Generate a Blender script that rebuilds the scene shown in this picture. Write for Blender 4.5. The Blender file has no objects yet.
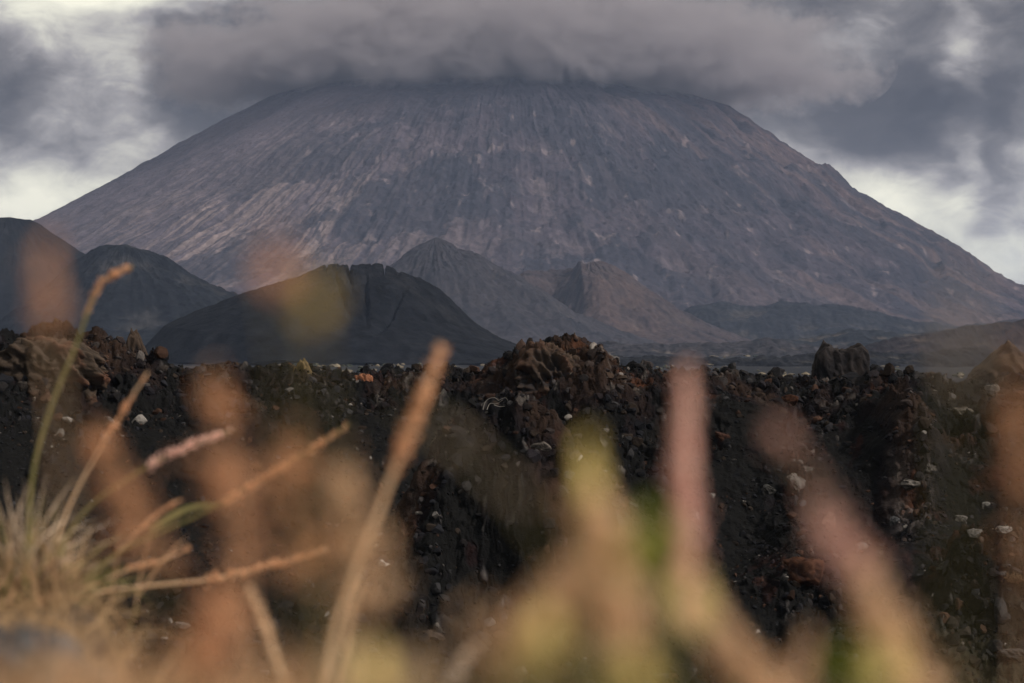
import bpy, math, random
import numpy as np
from mathutils import Vector

R = math.radians
S = 36.0 / 85.0 / 1024.0            # tangent of one pixel
CX, CY = 512.0, 341.5
rng = np.random.default_rng(7)
random.seed(7)
sc = bpy.context.scene
col = sc.collection

# ------------------------------------------------------------------ camera
cam = bpy.data.cameras.new('camera')
camo = bpy.data.objects.new('camera', cam)
col.objects.link(camo)
camo.location = (0, 0, 0)
camo.rotation_euler = (R(90), 0, 0)
cam.lens = 85
cam.sensor_width = 36
cam.clip_start = 0.02
cam.clip_end = 60000
cam.dof.use_dof = True
cam.dof.focus_distance = 112.0
cam.dof.aperture_fstop = 4.0
sc.camera = camo

# ------------------------------------------------------------------ view
sc.view_settings.view_transform = 'Standard'
sc.view_settings.look = 'None'
sc.view_settings.exposure = 0.72
sc.view_settings.gamma = 1.0
sc.view_settings.use_curve_mapping = False
sc.cycles.use_denoising = True
sc.cycles.denoiser = "OPENIMAGEDENOISE"
sc.cycles.denoising_input_passes = "RGB_ALBEDO_NORMAL"
sc.cycles.denoising_prefilter = "ACCURATE"
sc.cycles.volume_bounces = 2
sc.cycles.max_bounces = 8
sc.cycles.volume_step_rate = 0.3
sc.cycles.volume_max_steps = 256

# ------------------------------------------------------------------ sun
SUN_EL, SUN_AZ = R(38), R(114)      # azimuth from +Y towards +X
sun = bpy.data.lights.new('sun', 'SUN')
sun.energy = 2.9
sun.angle = R(4)
sun.color = (1.0, 0.92, 0.83)
suno = bpy.data.objects.new('sun', sun)
col.objects.link(suno)
sd = Vector((math.sin(SUN_AZ) * math.cos(SUN_EL), math.cos(SUN_AZ) * math.cos(SUN_EL), math.sin(SUN_EL)))
suno.rotation_euler = sd.to_track_quat('Z', 'Y').to_euler()
suno.location = (0, 0, 50)


class NT:
    """small helper to write node trees"""
    def __init__(s, tree):
        s.t = tree; s.n = tree.nodes; s.l = tree.links
        s.n.clear()
    def new(s, kind, **kw):
        nd = s.n.new(kind)
        for k, v in kw.items():
            if k.startswith('i_'):
                key = k[2:].replace('_', ' ')
                nd.inputs[key].default_value = v
            else:
                setattr(nd, k, v)
        return nd
    def put(s, sock, v):
        if hasattr(v, 'is_output') or isinstance(v, bpy.types.NodeSocket):
            s.l.new(v, sock)
        else:
            sock.default_value = v
    def m(s, op, a, b=0.0, c=0.0, clamp=False):
        nd = s.n.new('ShaderNodeMath'); nd.operation = op; nd.use_clamp = clamp
        s.put(nd.inputs[0], a); s.put(nd.inputs[1], b); s.put(nd.inputs[2], c)
        return nd.outputs[0]
    def mix(s, f, a, b):
        nd = s.n.new('ShaderNodeMix'); nd.data_type = 'RGBA'
        s.put(nd.inputs[0], f); s.put(nd.inputs[6], a); s.put(nd.inputs[7], b)
        return nd.outputs[2]
    def ramp(s, f, stops, interp='LINEAR'):
        nd = s.n.new('ShaderNodeValToRGB'); nd.color_ramp.interpolation = interp
        e = nd.color_ramp.elements
        while len(e) < len(stops): e.new(0.5)
        for q, (p, c) in zip(e, stops):
            q.position = p
            q.color = c if len(c) == 4 else (*c, 1)
        s.put(nd.inputs[0], f)
        return nd.outputs[0]
    def noise(s, vec, scale, detail=5, rough=0.5, dist=0.0, lac=2.0):
        nd = s.n.new('ShaderNodeTexNoise')
        if vec is not None: s.l.new(vec, nd.inputs['Vector'])
        nd.inputs['Scale'].default_value = scale; nd.inputs['Detail'].default_value = detail
        nd.inputs['Roughness'].default_value = rough; nd.inputs['Distortion'].default_value = dist
        nd.inputs['Lacunarity'].default_value = lac
        return nd.outputs[0]
    def mapv(s, vec, scale=(1, 1, 1), loc=(0, 0, 0), rot=(0, 0, 0)):
        nd = s.n.new('ShaderNodeMapping')
        nd.inputs['Scale'].default_value = scale; nd.inputs['Location'].default_value = loc
        nd.inputs['Rotation'].default_value = rot
        s.l.new(vec, nd.inputs['Vector'])
        return nd.outputs[0]


# ------------------------------------------------------------------ world: daylight behind broken cloud
w = bpy.data.worlds.new('World'); sc.world = w; w.use_nodes = True
T = NT(w.node_tree)
tc = T.new('ShaderNodeTexCoord')
sep = T.new('ShaderNodeSeparateXYZ'); T.l.new(tc.outputs['Generated'], sep.inputs[0])
X, Y, Z = sep.outputs
az = T.m('ARCTAN2', X, Y)
el = T.m('ARCSINE', Z)
sky = T.new('ShaderNodeTexSky', sky_type='NISHITA', sun_disc=False)
sky.sun_elevation = SUN_EL; sky.sun_rotation = SUN_AZ
# cloud field on the sky sphere: broad masses and fine billows (directions of the place, az / el)
comb = T.new('ShaderNodeCombineXYZ'); T.l.new(az, comb.inputs[0]); T.l.new(T.m('MULTIPLY', el, 1.7), comb.inputs[1])
wv = comb.outputs[0]
warp = T.new('ShaderNodeTexNoise'); T.l.new(wv, warp.inputs['Vector']); warp.inputs['Scale'].default_value = 22; warp.inputs['Detail'].default_value = 4
wsub = T.new('ShaderNodeVectorMath', operation='SUBTRACT'); T.l.new(warp.outputs[1], wsub.inputs[0]); wsub.inputs[1].default_value = (.5, .5, .5)
wsc = T.new('ShaderNodeVectorMath', operation='SCALE'); T.l.new(wsub.outputs[0], wsc.inputs[0]); wsc.inputs['Scale'].default_value = 0.05
wad = T.new('ShaderNodeVectorMath', operation='ADD'); T.l.new(wv, wad.inputs[0]); T.l.new(wsc.outputs[0], wad.inputs[1])
wsep = T.new('ShaderNodeSeparateXYZ'); T.l.new(wad.outputs[0], wsep.inputs[0])
AZW, ELW = wsep.outputs[0], wsep.outputs[1]
def lobe(px, py, sx, sy, amp):
    """a cloud mass centred on a direction; positive = thick dark cloud"""
    a0 = math.atan((px - CX) * S); e0 = math.atan((CY - py) * S) * 1.7
    u = T.m('DIVIDE', T.m('SUBTRACT', AZW, a0), sx * S)
    v = T.m('DIVIDE', T.m('SUBTRACT', ELW, e0), sy * S * 1.7)
    q = T.m('ADD', T.m('POWER', T.m('ABSOLUTE', u), 2.6), T.m('POWER', T.m('ABSOLUTE', v), 2.6))
    return T.m('MULTIPLY', T.m('EXPONENT', T.m('MULTIPLY', q, -1.0)), amp)
LOBES = [
    (205, 100, 100, 62, .66), (290, 60, 110, 45, .26), (330, 25, 110, 30, .18), (420, 55, 150, 50, .34),
    (5, 95, 48, 48, .46), (60, 15, 70, 18, .10), (600, 30, 260, 90, .30), (660, 5, 150, 28, .14),
    (800, 120, 170, 60, .34), (900, 112, 80, 42, .36), (1000, 90, 70, 110, .40), (900, 10, 170, 22, .18),
    (170, 60, 40, 40, .1), (-60, 200, 60, 50, .1), (1010, 215, 70, 22, .14),
    (110, 12, 90, 16, -.28), (135, 80, 26, 50, -.20), (30, 60, 60, 30, .10), (75, 165, 80, 36, -.12), (765, 14, 45, 14, -.22), (770, 62, 22, 26, -.14),
    (860, 215, 150, 40, -.20), (962, 110, 18, 110, -.26), (925, 60, 30, 70, .10), (770, 150, 60, 26, -.12), (590, 45, 60, 12, -.06), (40, 150, 60, 26, .10), (30, 195, 90, 22, -.06),
]
acc = T.m('ADD', 0.20, 0.0)
for L in LOBES:
    acc = T.m('ADD', acc, lobe(*L))
n1 = T.noise(wv, 13, 6, .55, .3)
n2 = T.noise(wv, 48, 6, .6, .5)
acc = T.m('ADD', acc, T.m('MULTIPLY', T.m('SUBTRACT', n1, .5), .85))
acc = T.m('ADD', acc, T.m('MULTIPLY', T.m('SUBTRACT', n2, .5), .48))
ccol = T.ramp(acc, [(0.0, (.74, .71, .58)), (.14, (.58, .56, .47)), (.26, (.40, .38, .345)), (.38, (.25, .233, .232)), (.52, (.13, .120, .124)), (.72, (.060, .055, .062)), (1.0, (.032, .029, .036))])
# overhead the overcast is brighter than the belly of the clouds at the horizon
up = T.m('MULTIPLY_ADD', T.m('SMOOTHSTEP' if False else 'MAXIMUM', T.m('SUBTRACT', Z, .2), 0.0), -.35, 1.0)
upc = T.new('ShaderNodeVectorMath', operation='SCALE'); T.l.new(ccol, upc.inputs[0]); T.l.new(up, upc.inputs['Scale'])
b1 = T.new('ShaderNodeBackground'); T.l.new(sky.outputs[0], b1.inputs[0]); b1.inputs[1].default_value = 0.08
b2 = T.new('ShaderNodeBackground'); T.l.new(upc.outputs[0], b2.inputs[0]); b2.inputs[1].default_value = 0.90
mx = T.new('ShaderNodeMixShader'); mx.inputs[0].default_value = 0.965
T.l.new(b1.outputs[0], mx.inputs[1]); T.l.new(b2.outputs[0], mx.inputs[2])
ow = T.new('ShaderNodeOutputWorld'); T.l.new(mx.outputs[0], ow.inputs[0])

# ------------------------------------------------------------------ numpy noise
def _grad(seed):
    r = np.random.default_rng(seed)
    p = r.permutation(256)
    a = r.random(256) * 2 * np.pi
    return np.concatenate([p, p]), np.cos(a), np.sin(a)
_G = {}
def pn(x, y, seed=0):
    if seed not in _G: _G[seed] = _grad(seed)
    p, gx, gy = _G[seed]
    xi = np.floor(x).astype(np.int64); yi = np.floor(y).astype(np.int64)
    xf = x - xi; yf = y - yi
    u = xf * xf * xf * (xf * (xf * 6 - 15) + 10); v = yf * yf * yf * (yf * (yf * 6 - 15) + 10)
    xi &= 255; yi &= 255
    x1 = (xi + 1) & 255; y1 = (yi + 1) & 255
    def g(a, b, dx, dy):
        h = p[p[a] + b]
        return gx[h] * dx + gy[h] * dy
    n00 = g(xi, yi, xf, yf); n10 = g(x1, yi, xf - 1, yf)
    n01 = g(xi, y1, xf, yf - 1); n11 = g(x1, y1, xf - 1, yf - 1)
    a = n00 + u * (n10 - n00); b = n01 + u * (n11 - n01)
    return (a + v * (b - a)) * 1.5
def fbm(x, y, o=5, seed=0, gain=.5, lac=2.03):
    s = 0; a = 1; f = 1; t = 0
    for k in range(o):
        s = s + a * pn(x * f + 17.3 * k, y * f - 9.1 * k, seed + k); t += a; a *= gain; f *= lac
    return s / t
def ridged(x, y, o=5, seed=0, gain=.5, lac=2.05):
    s = 0; a = 1; f = 1; t = 0
    for k in range(o):
        s = s + a * (1 - np.abs(pn(x * f + 31.7 * k, y * f + 5.3 * k, seed + k)) * 1.6); t += a; a *= gain; f *= lac
    return s / t
def billow(x, y, o=5, seed=0, gain=.5, lac=2.05):
    s = 0; a = 1; f = 1; t = 0
    for k in range(o):
        s = s + a * np.abs(pn(x * f + 3.7 * k, y * f + 15.3 * k, seed + k)) * 1.6; t += a; a *= gain; f *= lac
    return s / t
def ss(a, b, x):
    t = np.clip((x - a) / (b - a), 0, 1)
    return t * t * (3 - 2 * t)
def gs(u, v, su, sv):
    return np.exp(-(u / su) ** 2 - (v / sv) ** 2)
def lerp(a, b, t): return a + (b - a) * t
def mixc(c, d, t):
    t = np.clip(t, 0, 1)[..., None]
    return c * (1 - t) + np.asarray(d) * t

# ------------------------------------------------------------------ mesh helpers
def mesh_from(name, V, F, C=None, smooth=True):
    """V n x 3, F m x k (k 3 or 4), C n x 3 albedo"""
    me = bpy.data.meshes.new(name)
    V = np.ascontiguousarray(V, dtype=np.float32); F = np.ascontiguousarray(F, dtype=np.int32)
    k = F.shape[1]
    me.vertices.add(len(V)); me.vertices.foreach_set('co', V.ravel())
    me.loops.add(F.size); me.loops.foreach_set('vertex_index', F.ravel())
    me.polygons.add(len(F)); me.polygons.foreach_set('loop_start', np.arange(0, F.size, k, dtype=np.int32))
    me.polygons.foreach_set('use_smooth', np.full(len(F), smooth, dtype=bool))
    me.update(calc_edges=True)
    if C is not None:
        at = me.color_attributes.new('tint', 'FLOAT_COLOR', 'POINT')
        c4 = np.ones((len(V), 4), dtype=np.float32); c4[:, :3] = C
        at.data.foreach_set('color', c4.ravel())
    return me
def link(name, me, mat, parent=None, loc=(0, 0, 0), kind=None, label=None, cat=None, group=None):
    o = bpy.data.objects.new(name, me); col.objects.link(o)
    o.location = loc
    if mat: me.materials.append(mat)
    if parent: o.parent = parent
    tag(o, label, cat, group, kind)
    return o
def tag(o, label=None, cat=None, group=None, kind=None):
    if label: o['label'] = label
    if cat: o['category'] = cat
    if group: o['group'] = group
    if kind: o['kind'] = kind
def empty(name, loc, label, cat, group=None):
    o = bpy.data.objects.new(name, None); col.objects.link(o); o.location = loc
    o.empty_display_size = .05
    tag(o, label, cat, group)
    return o
def grid_faces(nr, nc, wrap=False):
    i = np.arange(nr - 1)[:, None]; j = np.arange(nc if wrap else nc - 1)[None, :]
    j2 = (j + 1) % nc
    a = i * nc + j; b = i * nc + j2; c = (i + 1) * nc + j2; d = (i + 1) * nc + j
    return np.stack([a, b, c, d], -1).reshape(-1, 4)

# ------------------------------------------------------------------ materials
def rock_mat(name, fine=30.0, bump=.6, rough=.93, var=.5, dist=.02, spec=.25, fine2=None):
    m = bpy.data.materials.new(name); m.use_nodes = True
    t = NT(m.node_tree)
    tcn = t.new('ShaderNodeTexCoord'); v = tcn.outputs['Object']
    vc = t.new('ShaderNodeVertexColor', layer_name='tint')
    a = t.noise(v, fine, 6, .65)
    b = t.noise(v, fine * .17, 5, .6)
    k = t.m('MULTIPLY_ADD', t.m('SUBTRACT', a, .5), var * 2.2, 1.0)
    k = t.m('MULTIPLY', k, t.m('MULTIPLY_ADD', t.m('SUBTRACT', b, .5), var * 1.6, 1.0))
    sc_ = t.new('ShaderNodeVectorMath', operation='SCALE'); t.l.new(vc.outputs[0], sc_.inputs[0]); t.l.new(t.m('MAXIMUM', k, .15), sc_.inputs['Scale'])
    bs = t.new('ShaderNodeBsdfPrincipled'); bs.inputs['Roughness'].default_value = rough
    bs.inputs['Specular IOR Level'].default_value = spec
    t.l.new(sc_.outputs[0], bs.inputs['Base Color'])
    bp = t.new('ShaderNodeBump'); bp.inputs['Strength'].default_value = bump; bp.inputs['Distance'].default_value = dist
    t.l.new(t.m('ADD', a, t.m('MULTIPLY', b, 2.0)), bp.inputs['Height']); t.l.new(bp.outputs[0], bs.inputs['Normal'])
    o = t.new('ShaderNodeOutputMaterial'); t.l.new(bs.outputs[0], o.inputs[0])
    return m
M_ground = rock_mat('lava_ground', 5.0, .9, .95, .6, .14, .04)
M_stone = rock_mat('lava_stone', 9.0, .8, .92, .5, .05, .06)
M_near = rock_mat('near_stone', 60.0, .6, .9, .45, .004, .3)
M_ash = rock_mat('volcanic_ash', .07, .8, .95, .34, 7.0, .03)
M_ash2 = rock_mat('cinder_ash', .16, .6, .95, .40, 1.8, .03)

def plant_mat(name, base, tip, trans=.45, rough=.6, scale=90):
    m = bpy.data.materials.new(name); m.use_nodes = True
    t = NT(m.node_tree)
    tcn = t.new('ShaderNodeTexCoord')
    n = t.noise(tcn.outputs['Object'], scale, 3, .6)
    c = t.mix(t.m('MULTIPLY_ADD', t.m('SUBTRACT', n, .5), 3.0, .5, clamp=True), (*base, 1), (*tip, 1))
    bs = t.new('ShaderNodeBsdfPrincipled'); bs.inputs['Roughness'].default_value = rough; bs.inputs['Specular IOR Level'].default_value = .25
    t.l.new(c, bs.inputs['Base Color'])
    tr = t.new('ShaderNodeBsdfTranslucent'); t.l.new(c, tr.inputs[0])
    mx = t.new('ShaderNodeMixShader'); mx.inputs[0].default_value = trans
    t.l.new(bs.outputs[0], mx.inputs[1]); t.l.new(tr.outputs[0], mx.inputs[2])
    o = t.new('ShaderNodeOutputMaterial'); t.l.new(mx.outputs[0], o.inputs[0])
    return m
P_straw = plant_mat('straw', (.84, .58, .36), (.94, .74, .52))
P_orange = plant_mat('orange_plume', (.74, .40, .21), (.90, .58, .36))
P_pink = plant_mat('pink_plume', (.92, .58, .50), (.96, .72, .62))
P_pale = plant_mat('pale_straw', (.66, .52, .42), (.84, .72, .60))
P_green = plant_mat('green_leaf', (.17, .22, .03), (.32, .34, .05))
P_yellow = plant_mat('yellow_leaf', (.72, .56, .16), (.86, .68, .28))
P_olive = plant_mat('olive_stem', (.20, .20, .08), (.34, .27, .11))

# ------------------------------------------------------------------ the big shapes: volcano and hills
def radial_hill(name, px0, D, left, right, nth, nr, detail, colour, mat, label, zbase=-25.0, seed=1, th_front=150):
    """a hill whose height over its own axis follows two measured flank profiles; detail(x,y,th,rho,h,prof) adds relief"""
    k = S * D
    ll = sorted([(px0 - p, (CY - q) * k) for p, q in left]); rr = sorted([(p - px0, (CY - q) * k) for p, q in right])
    lx = np.array([a for a, b in ll]) * k; lz = np.array([b for a, b in ll])
    rx = np.array([a for a, b in rr]) * k; rz = np.array([b for a, b in rr])
    lx = lx * np.sqrt(1 - (lx / D) ** 2); rx = rx * np.sqrt(1 - (rx / D) ** 2)
    rmax = max(lx[-1], rx[-1]) + 1
    # dense facing the viewer, sparse behind
    a = np.linspace(-R(th_front) / 1, R(th_front), nth)
    back = np.linspace(R(th_front), 2 * np.pi - R(th_front), 26)[1:-1]
    th = np.concatenate([a, back])
    rho = np.linspace(0.002, 1, nr) ** .92 * rmax
    RH, TH = np.meshgrid(rho, th, indexing='ij')
    wr = .5 + .5 * np.sin(TH)
    H = np.interp(RH, lx, lz) * (1 - wr) + np.interp(RH, rx, rz) * wr
    x = RH * np.sin(TH); y = -RH * np.cos(TH)
    H = H * (1 - np.maximum(RH * np.cos(TH), 0) / D)
    dz, mask = detail(x, y, TH, RH, H)
    Zz = np.maximum(H + dz, zbase - 30)
    C = colour(x, y, TH, RH, H, mask)
    V = np.stack([x, y, Zz], -1).reshape(-1, 3)
    F = grid_faces(len(rho), len(th), True)[:, ::-1]
    me = mesh_from(name, V, F, C.reshape(-1, 3))
    return link(name, me, mat, None, (px0 * k - CX * k, D, 0), 'structure', label)

# --- the volcano
VD = 6000.0
vl = [(510, 70), (440, 73), (380, 77), (325, 82), (295, 88), (270, 96), (239, 112), (195, 135), (164, 152), (114, 180), (36, 220), (-40, 254), (-140, 290), (-260, 324), (-420, 350), (-560, 364)]
vr = [(510, 70), (577, 73), (640, 80), (680, 92), (730, 106), (781, 141), (819, 166), (830, 165), (868, 195), (915, 223), (966, 250), (1024, 286), (1090, 318), (1160, 340), (1300, 356), (1480, 364)]
def v_det(x, y, th, rho, h):
    e = ss(0, 250, rho)
    wp = fbm(x / 420, y / 420, 3, 11); tw = th + .05 * wp; t2 = th + .012 * wp
    lr = np.log(rho + 60)
    g1 = ridged(tw * 16, lr * 1.3, 5, 21, .55)
    g2 = ridged(t2 * 52, lr * 1.5, 4, 31, .6)
    g3 = fbm(t2 * 150, lr * 2.6, 3, 36, .65) + .5 * fbm(t2 * 34 + 9, lr * 1.1, 3, 38)
    lump = fbm(x / 130, y / 130, 6, 41, .58)
    fr = ss(.35, 1.0, np.cos(th))
    flow = gs(th + .05, rho - 950, .75, 520)        # hummocky lava lobes on the middle slope
    msk = ss(-.25, .3, fbm(x / 300 + 8, y / 300, 3, 44))
    d = (g1 - .70) * (12 - 5 * ss(0, -.8, th)) * ss(100, 600, rho) + (g2 - .66) * (1.0 + 4.2 * msk) * ss(250, 900, rho) + g3 * .6 * ss(300, 900, rho) + (lump - .05) * (5 + 24 * flow) * e
    # long benches crossing the right flank
    b = ss(.15, .9, th) * ss(2.2, 1.2, th)
    arc = np.abs(fbm(th * 2.2 + rho / 900, rho / 520 - th * .8, 4, 51))
    d = d + b * e * (ss(.16, 0, arc)) * -20
    # the flank runs out into the plain
    d = d * ss(2700, 1500, rho) + fbm(x / 60, y / 60, 4, 61) * 5
    d = d + (ridged(x / 34, y / 34, 4, 47, .6) - .6) * 9 * ss(350, 700, rho) * ss(1700, 1300, rho) * ss(-.9, -.2, th)
    return d, (g1, g2, g3, lump, flow, arc, b)
def v_col(x, y, th, rho, h, m):
    g1, g2, g3, lump, flow, arc, b = m
    wpc = fbm(x / 260 + 3, y / 260, 4, 78)
    blot = ridged(x / 90, y / 90, 5, 79, .6)
    px = 510 + x / (S * VD)
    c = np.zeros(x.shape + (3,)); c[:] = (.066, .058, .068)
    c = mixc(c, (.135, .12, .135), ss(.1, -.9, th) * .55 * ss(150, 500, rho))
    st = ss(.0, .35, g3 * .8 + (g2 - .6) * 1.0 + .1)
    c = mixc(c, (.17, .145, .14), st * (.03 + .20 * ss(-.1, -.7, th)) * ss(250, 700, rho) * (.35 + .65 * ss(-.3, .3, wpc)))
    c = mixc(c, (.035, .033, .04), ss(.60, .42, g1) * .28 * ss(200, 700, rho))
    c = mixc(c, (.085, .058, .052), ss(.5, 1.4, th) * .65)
    c = mixc(c, (.026, .027, .034), ss(.12, .0, arc) * b * .8)
    c = mixc(c, (.034, .037, .046), flow * ss(-.05, .25, lump) * .8)
    c = mixc(c, (.15, .13, .13), flow * ss(-.12, -.38, lump) * .55)
    # pale sand fans low on the left
    fan = gs(px - 270, rho - 1120, 130, 330) * ss(1.3, .2, -th)
    c = mixc(c, (.34, .28, .245), fan * ss(-.2, .35, g3 + lump * .4))
    bigp = fbm(x / 330 + 4, y / 330, 5, 76, .6)
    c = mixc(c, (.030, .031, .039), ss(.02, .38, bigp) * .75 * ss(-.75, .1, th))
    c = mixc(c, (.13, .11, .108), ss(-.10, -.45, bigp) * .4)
    c = mixc(c, (.04, .042, .05), ss(1500, 2100, rho + lump * 500) * .75)
    c = mixc(c, (.028, .029, .036), ss(.72, .86, blot) * .6 * ss(-1.1, -.2, th) * ss(300, 700, rho))
    fl = fbm(th * 3.2 + 5 + lump * .15, rho / 330 + lump * .3, 5, 83, .55)
    zz_ = ss(350, 700, rho) * ss(1700, 1300, rho) * ss(-1.0, -.4, th)
    c = mixc(c, (.030, .032, .040), ss(.02, .10, fl) * .7 * zz_)
    c = mixc(c, (.17, .15, .15), ss(.022, .0, np.abs(fl - .02)) * .5 * zz_ * ss(.0, .3, lump + .1))
    c = mixc(c, (.19, .165, .16), ss(.30, .5, fbm(x / 38, y / 60, 4, 84, .6)) * .9 * zz_)
    bd = fbm(th * 2.0 + rho / 1500, th * 9 - rho / 420, 5, 86, .5)
    rz = ss(.15, .55, th) * ss(200, 600, rho)
    c = mixc(c, (.028, .029, .036), ss(.08, .22, bd) * .7 * rz)
    c = mixc(c, (.12, .088, .078), ss(-.08, -.25, bd) * .5 * rz)
    sp = fbm(x / 22, y / 22, 4, 71, .65)
    c = c * (1 + (.75 - .3 * ss(0, -.8, th)) * np.clip(sp, -.7, .9))[..., None]
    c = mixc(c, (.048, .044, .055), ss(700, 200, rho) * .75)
    return np.clip(c * np.array((.66, .615, .66)), .008, .6)
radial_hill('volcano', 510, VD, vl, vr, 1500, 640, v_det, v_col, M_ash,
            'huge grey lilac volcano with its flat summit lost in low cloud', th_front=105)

# --- generic relief for the smaller cones
def cone_detail(seed, amp=10., gul=10., sc_=90., extra=None, soft=.55):
    def f(x, y, th, rho, h):
        e = ss(0, 40, rho)
        tw = th + .12 * fbm(x / 160, y / 160, 3, seed)
        g = .62 + .5 * fbm(tw * 7 + x / 150, np.log(rho + 30) * 2.2 + y / 200, 5, seed + 3, .55)
        l = fbm(x / sc_, y / sc_, 6, seed + 9, soft)
        d = (g - .62) * gul * e + l * amp * e
        if extra is not None: d = d + extra(x, y, th, rho, h)
        return d, (g, l)
    return f
def cone_colour(base, dark, light, seed, warm=None, speck=.35, wlight=.5):
    def f(x, y, th, rho, h, m):
        g, l = m
        c = np.zeros(x.shape + (3,)); c[:] = base
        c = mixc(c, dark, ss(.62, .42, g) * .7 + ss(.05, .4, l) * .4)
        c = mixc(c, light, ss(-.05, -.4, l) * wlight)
        if warm is not None: c = mixc(c, warm[0], warm[1](x, y, th, rho, h))
        s_ = fbm(x / 9, y / 9, 3, seed + 20)
        return np.clip(c * (1 + speck * np.clip(s_ * 1.6, -.8, 1.4))[..., None] * .60, .003, .5)
    return f

# hill far left: two overlapping dark cones
radial_hill('hill', 10, 2700, [(10, 217), (-20, 219), (-60, 236), (-120, 270), (-200, 318), (-260, 352)],
            [(10, 217), (32, 222), (60, 238), (92, 262), (130, 292), (180, 330), (215, 352)], 360, 200,
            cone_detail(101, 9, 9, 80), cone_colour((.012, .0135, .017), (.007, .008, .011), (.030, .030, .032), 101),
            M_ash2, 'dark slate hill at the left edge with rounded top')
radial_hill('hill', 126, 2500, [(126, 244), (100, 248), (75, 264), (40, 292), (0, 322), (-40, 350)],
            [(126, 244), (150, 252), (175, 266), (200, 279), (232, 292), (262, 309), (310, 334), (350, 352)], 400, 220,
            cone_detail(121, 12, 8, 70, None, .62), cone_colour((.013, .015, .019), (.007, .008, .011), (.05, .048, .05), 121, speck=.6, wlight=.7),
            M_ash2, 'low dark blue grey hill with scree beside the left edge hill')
# smooth black cone in the middle
K2 = S * 1500
def c2x(x, y, th, rho, h):
    px = 362 + x / K2
    n = fbm(x / 9, y / 9, 4, 140) * 3
    d = 0
    for c0, wd, dep in ((349.5, 1.7, 6.5), (384.5, 1.2, 8.5), (327, 1.2, 2.2), (340, 2.0, 1.2), (372, 1.6, 1.0), (398, 2.5, 1.6)):
        d = d - dep * np.exp(-(np.abs((px + n * .25 - c0 + y * .05) / wd)) ** 3) * ss(30, 12, np.abs(y))
    d = d + (fbm(x / 7, y / 7, 4, 144, .6) * 1.1 - .3) * ss(120, 20, rho)
    for c0, y0, sl in ((352, -26, .22), (346, -48, .35), (398, -70, -.3), (372, -60, .12)):      # slanting cracks below the rim
        d = d - 4.5 * np.exp(-((px + n * .8 - c0 - (y - y0) * -sl) / 2.2) ** 2) * gs(y - y0, 0, 24, 1)
    return d + 1.3 * (billow(x / 9, y / 9, 5, 141, .6) - .4) * (.35 + .65 * ss(150, 20, rho)) + 2.2 * fbm(x / 40, y / 40, 4, 146) 
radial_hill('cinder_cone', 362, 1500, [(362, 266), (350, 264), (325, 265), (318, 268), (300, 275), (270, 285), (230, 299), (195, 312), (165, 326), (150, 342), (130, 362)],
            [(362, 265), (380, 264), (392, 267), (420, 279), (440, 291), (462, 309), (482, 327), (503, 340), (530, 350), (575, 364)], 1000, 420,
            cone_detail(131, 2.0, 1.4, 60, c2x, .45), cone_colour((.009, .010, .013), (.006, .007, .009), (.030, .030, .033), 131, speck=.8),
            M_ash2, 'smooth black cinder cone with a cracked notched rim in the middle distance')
# greyish ridge cone right of it
K3 = S * 3300
def c3x(x, y, th, rho, h):
    px = 436 + x / K3
    return 12 * np.exp(-((th - .95) / .12) ** 2) * ss(40, 140, rho) * ss(420, 150, rho) * ridged(x / 30, y / 30, 3, 150)
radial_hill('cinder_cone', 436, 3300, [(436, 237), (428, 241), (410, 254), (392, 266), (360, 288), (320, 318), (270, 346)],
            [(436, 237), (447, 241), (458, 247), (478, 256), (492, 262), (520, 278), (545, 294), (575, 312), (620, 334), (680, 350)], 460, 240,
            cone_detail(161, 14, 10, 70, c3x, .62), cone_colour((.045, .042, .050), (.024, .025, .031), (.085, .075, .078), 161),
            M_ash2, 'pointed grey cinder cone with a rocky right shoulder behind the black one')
# breached brown crater
K4 = S * 3700
def c4x(x, y, th, rho, h):
    px = 588 + x / K4
    n = fbm(x / 25, y / 25, 4, 170) * 7
    bowl = gs(px - 552 + n, y + 95, 20, 90) * 62 + 16 * gs(px - 575 + n, y + 130, 6, 70)
    spine = 9 * gs(px - 580 + n * .5, y + 60, 3.0, 90)
    return -bowl + spine + 6 * gs(px - 540 + n, y + 120, 20, 60)
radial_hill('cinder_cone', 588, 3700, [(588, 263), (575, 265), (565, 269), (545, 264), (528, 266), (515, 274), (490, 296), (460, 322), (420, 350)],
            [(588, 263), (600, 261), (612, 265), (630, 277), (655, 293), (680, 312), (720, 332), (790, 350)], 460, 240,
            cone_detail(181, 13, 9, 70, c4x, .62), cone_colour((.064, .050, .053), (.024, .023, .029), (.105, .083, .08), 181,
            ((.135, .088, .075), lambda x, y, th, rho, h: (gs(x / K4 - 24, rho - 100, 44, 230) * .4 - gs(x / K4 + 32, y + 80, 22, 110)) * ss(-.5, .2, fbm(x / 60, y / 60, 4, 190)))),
            M_ash2, 'small breached crater with a brown right flank at the foot of the volcano')

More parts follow.
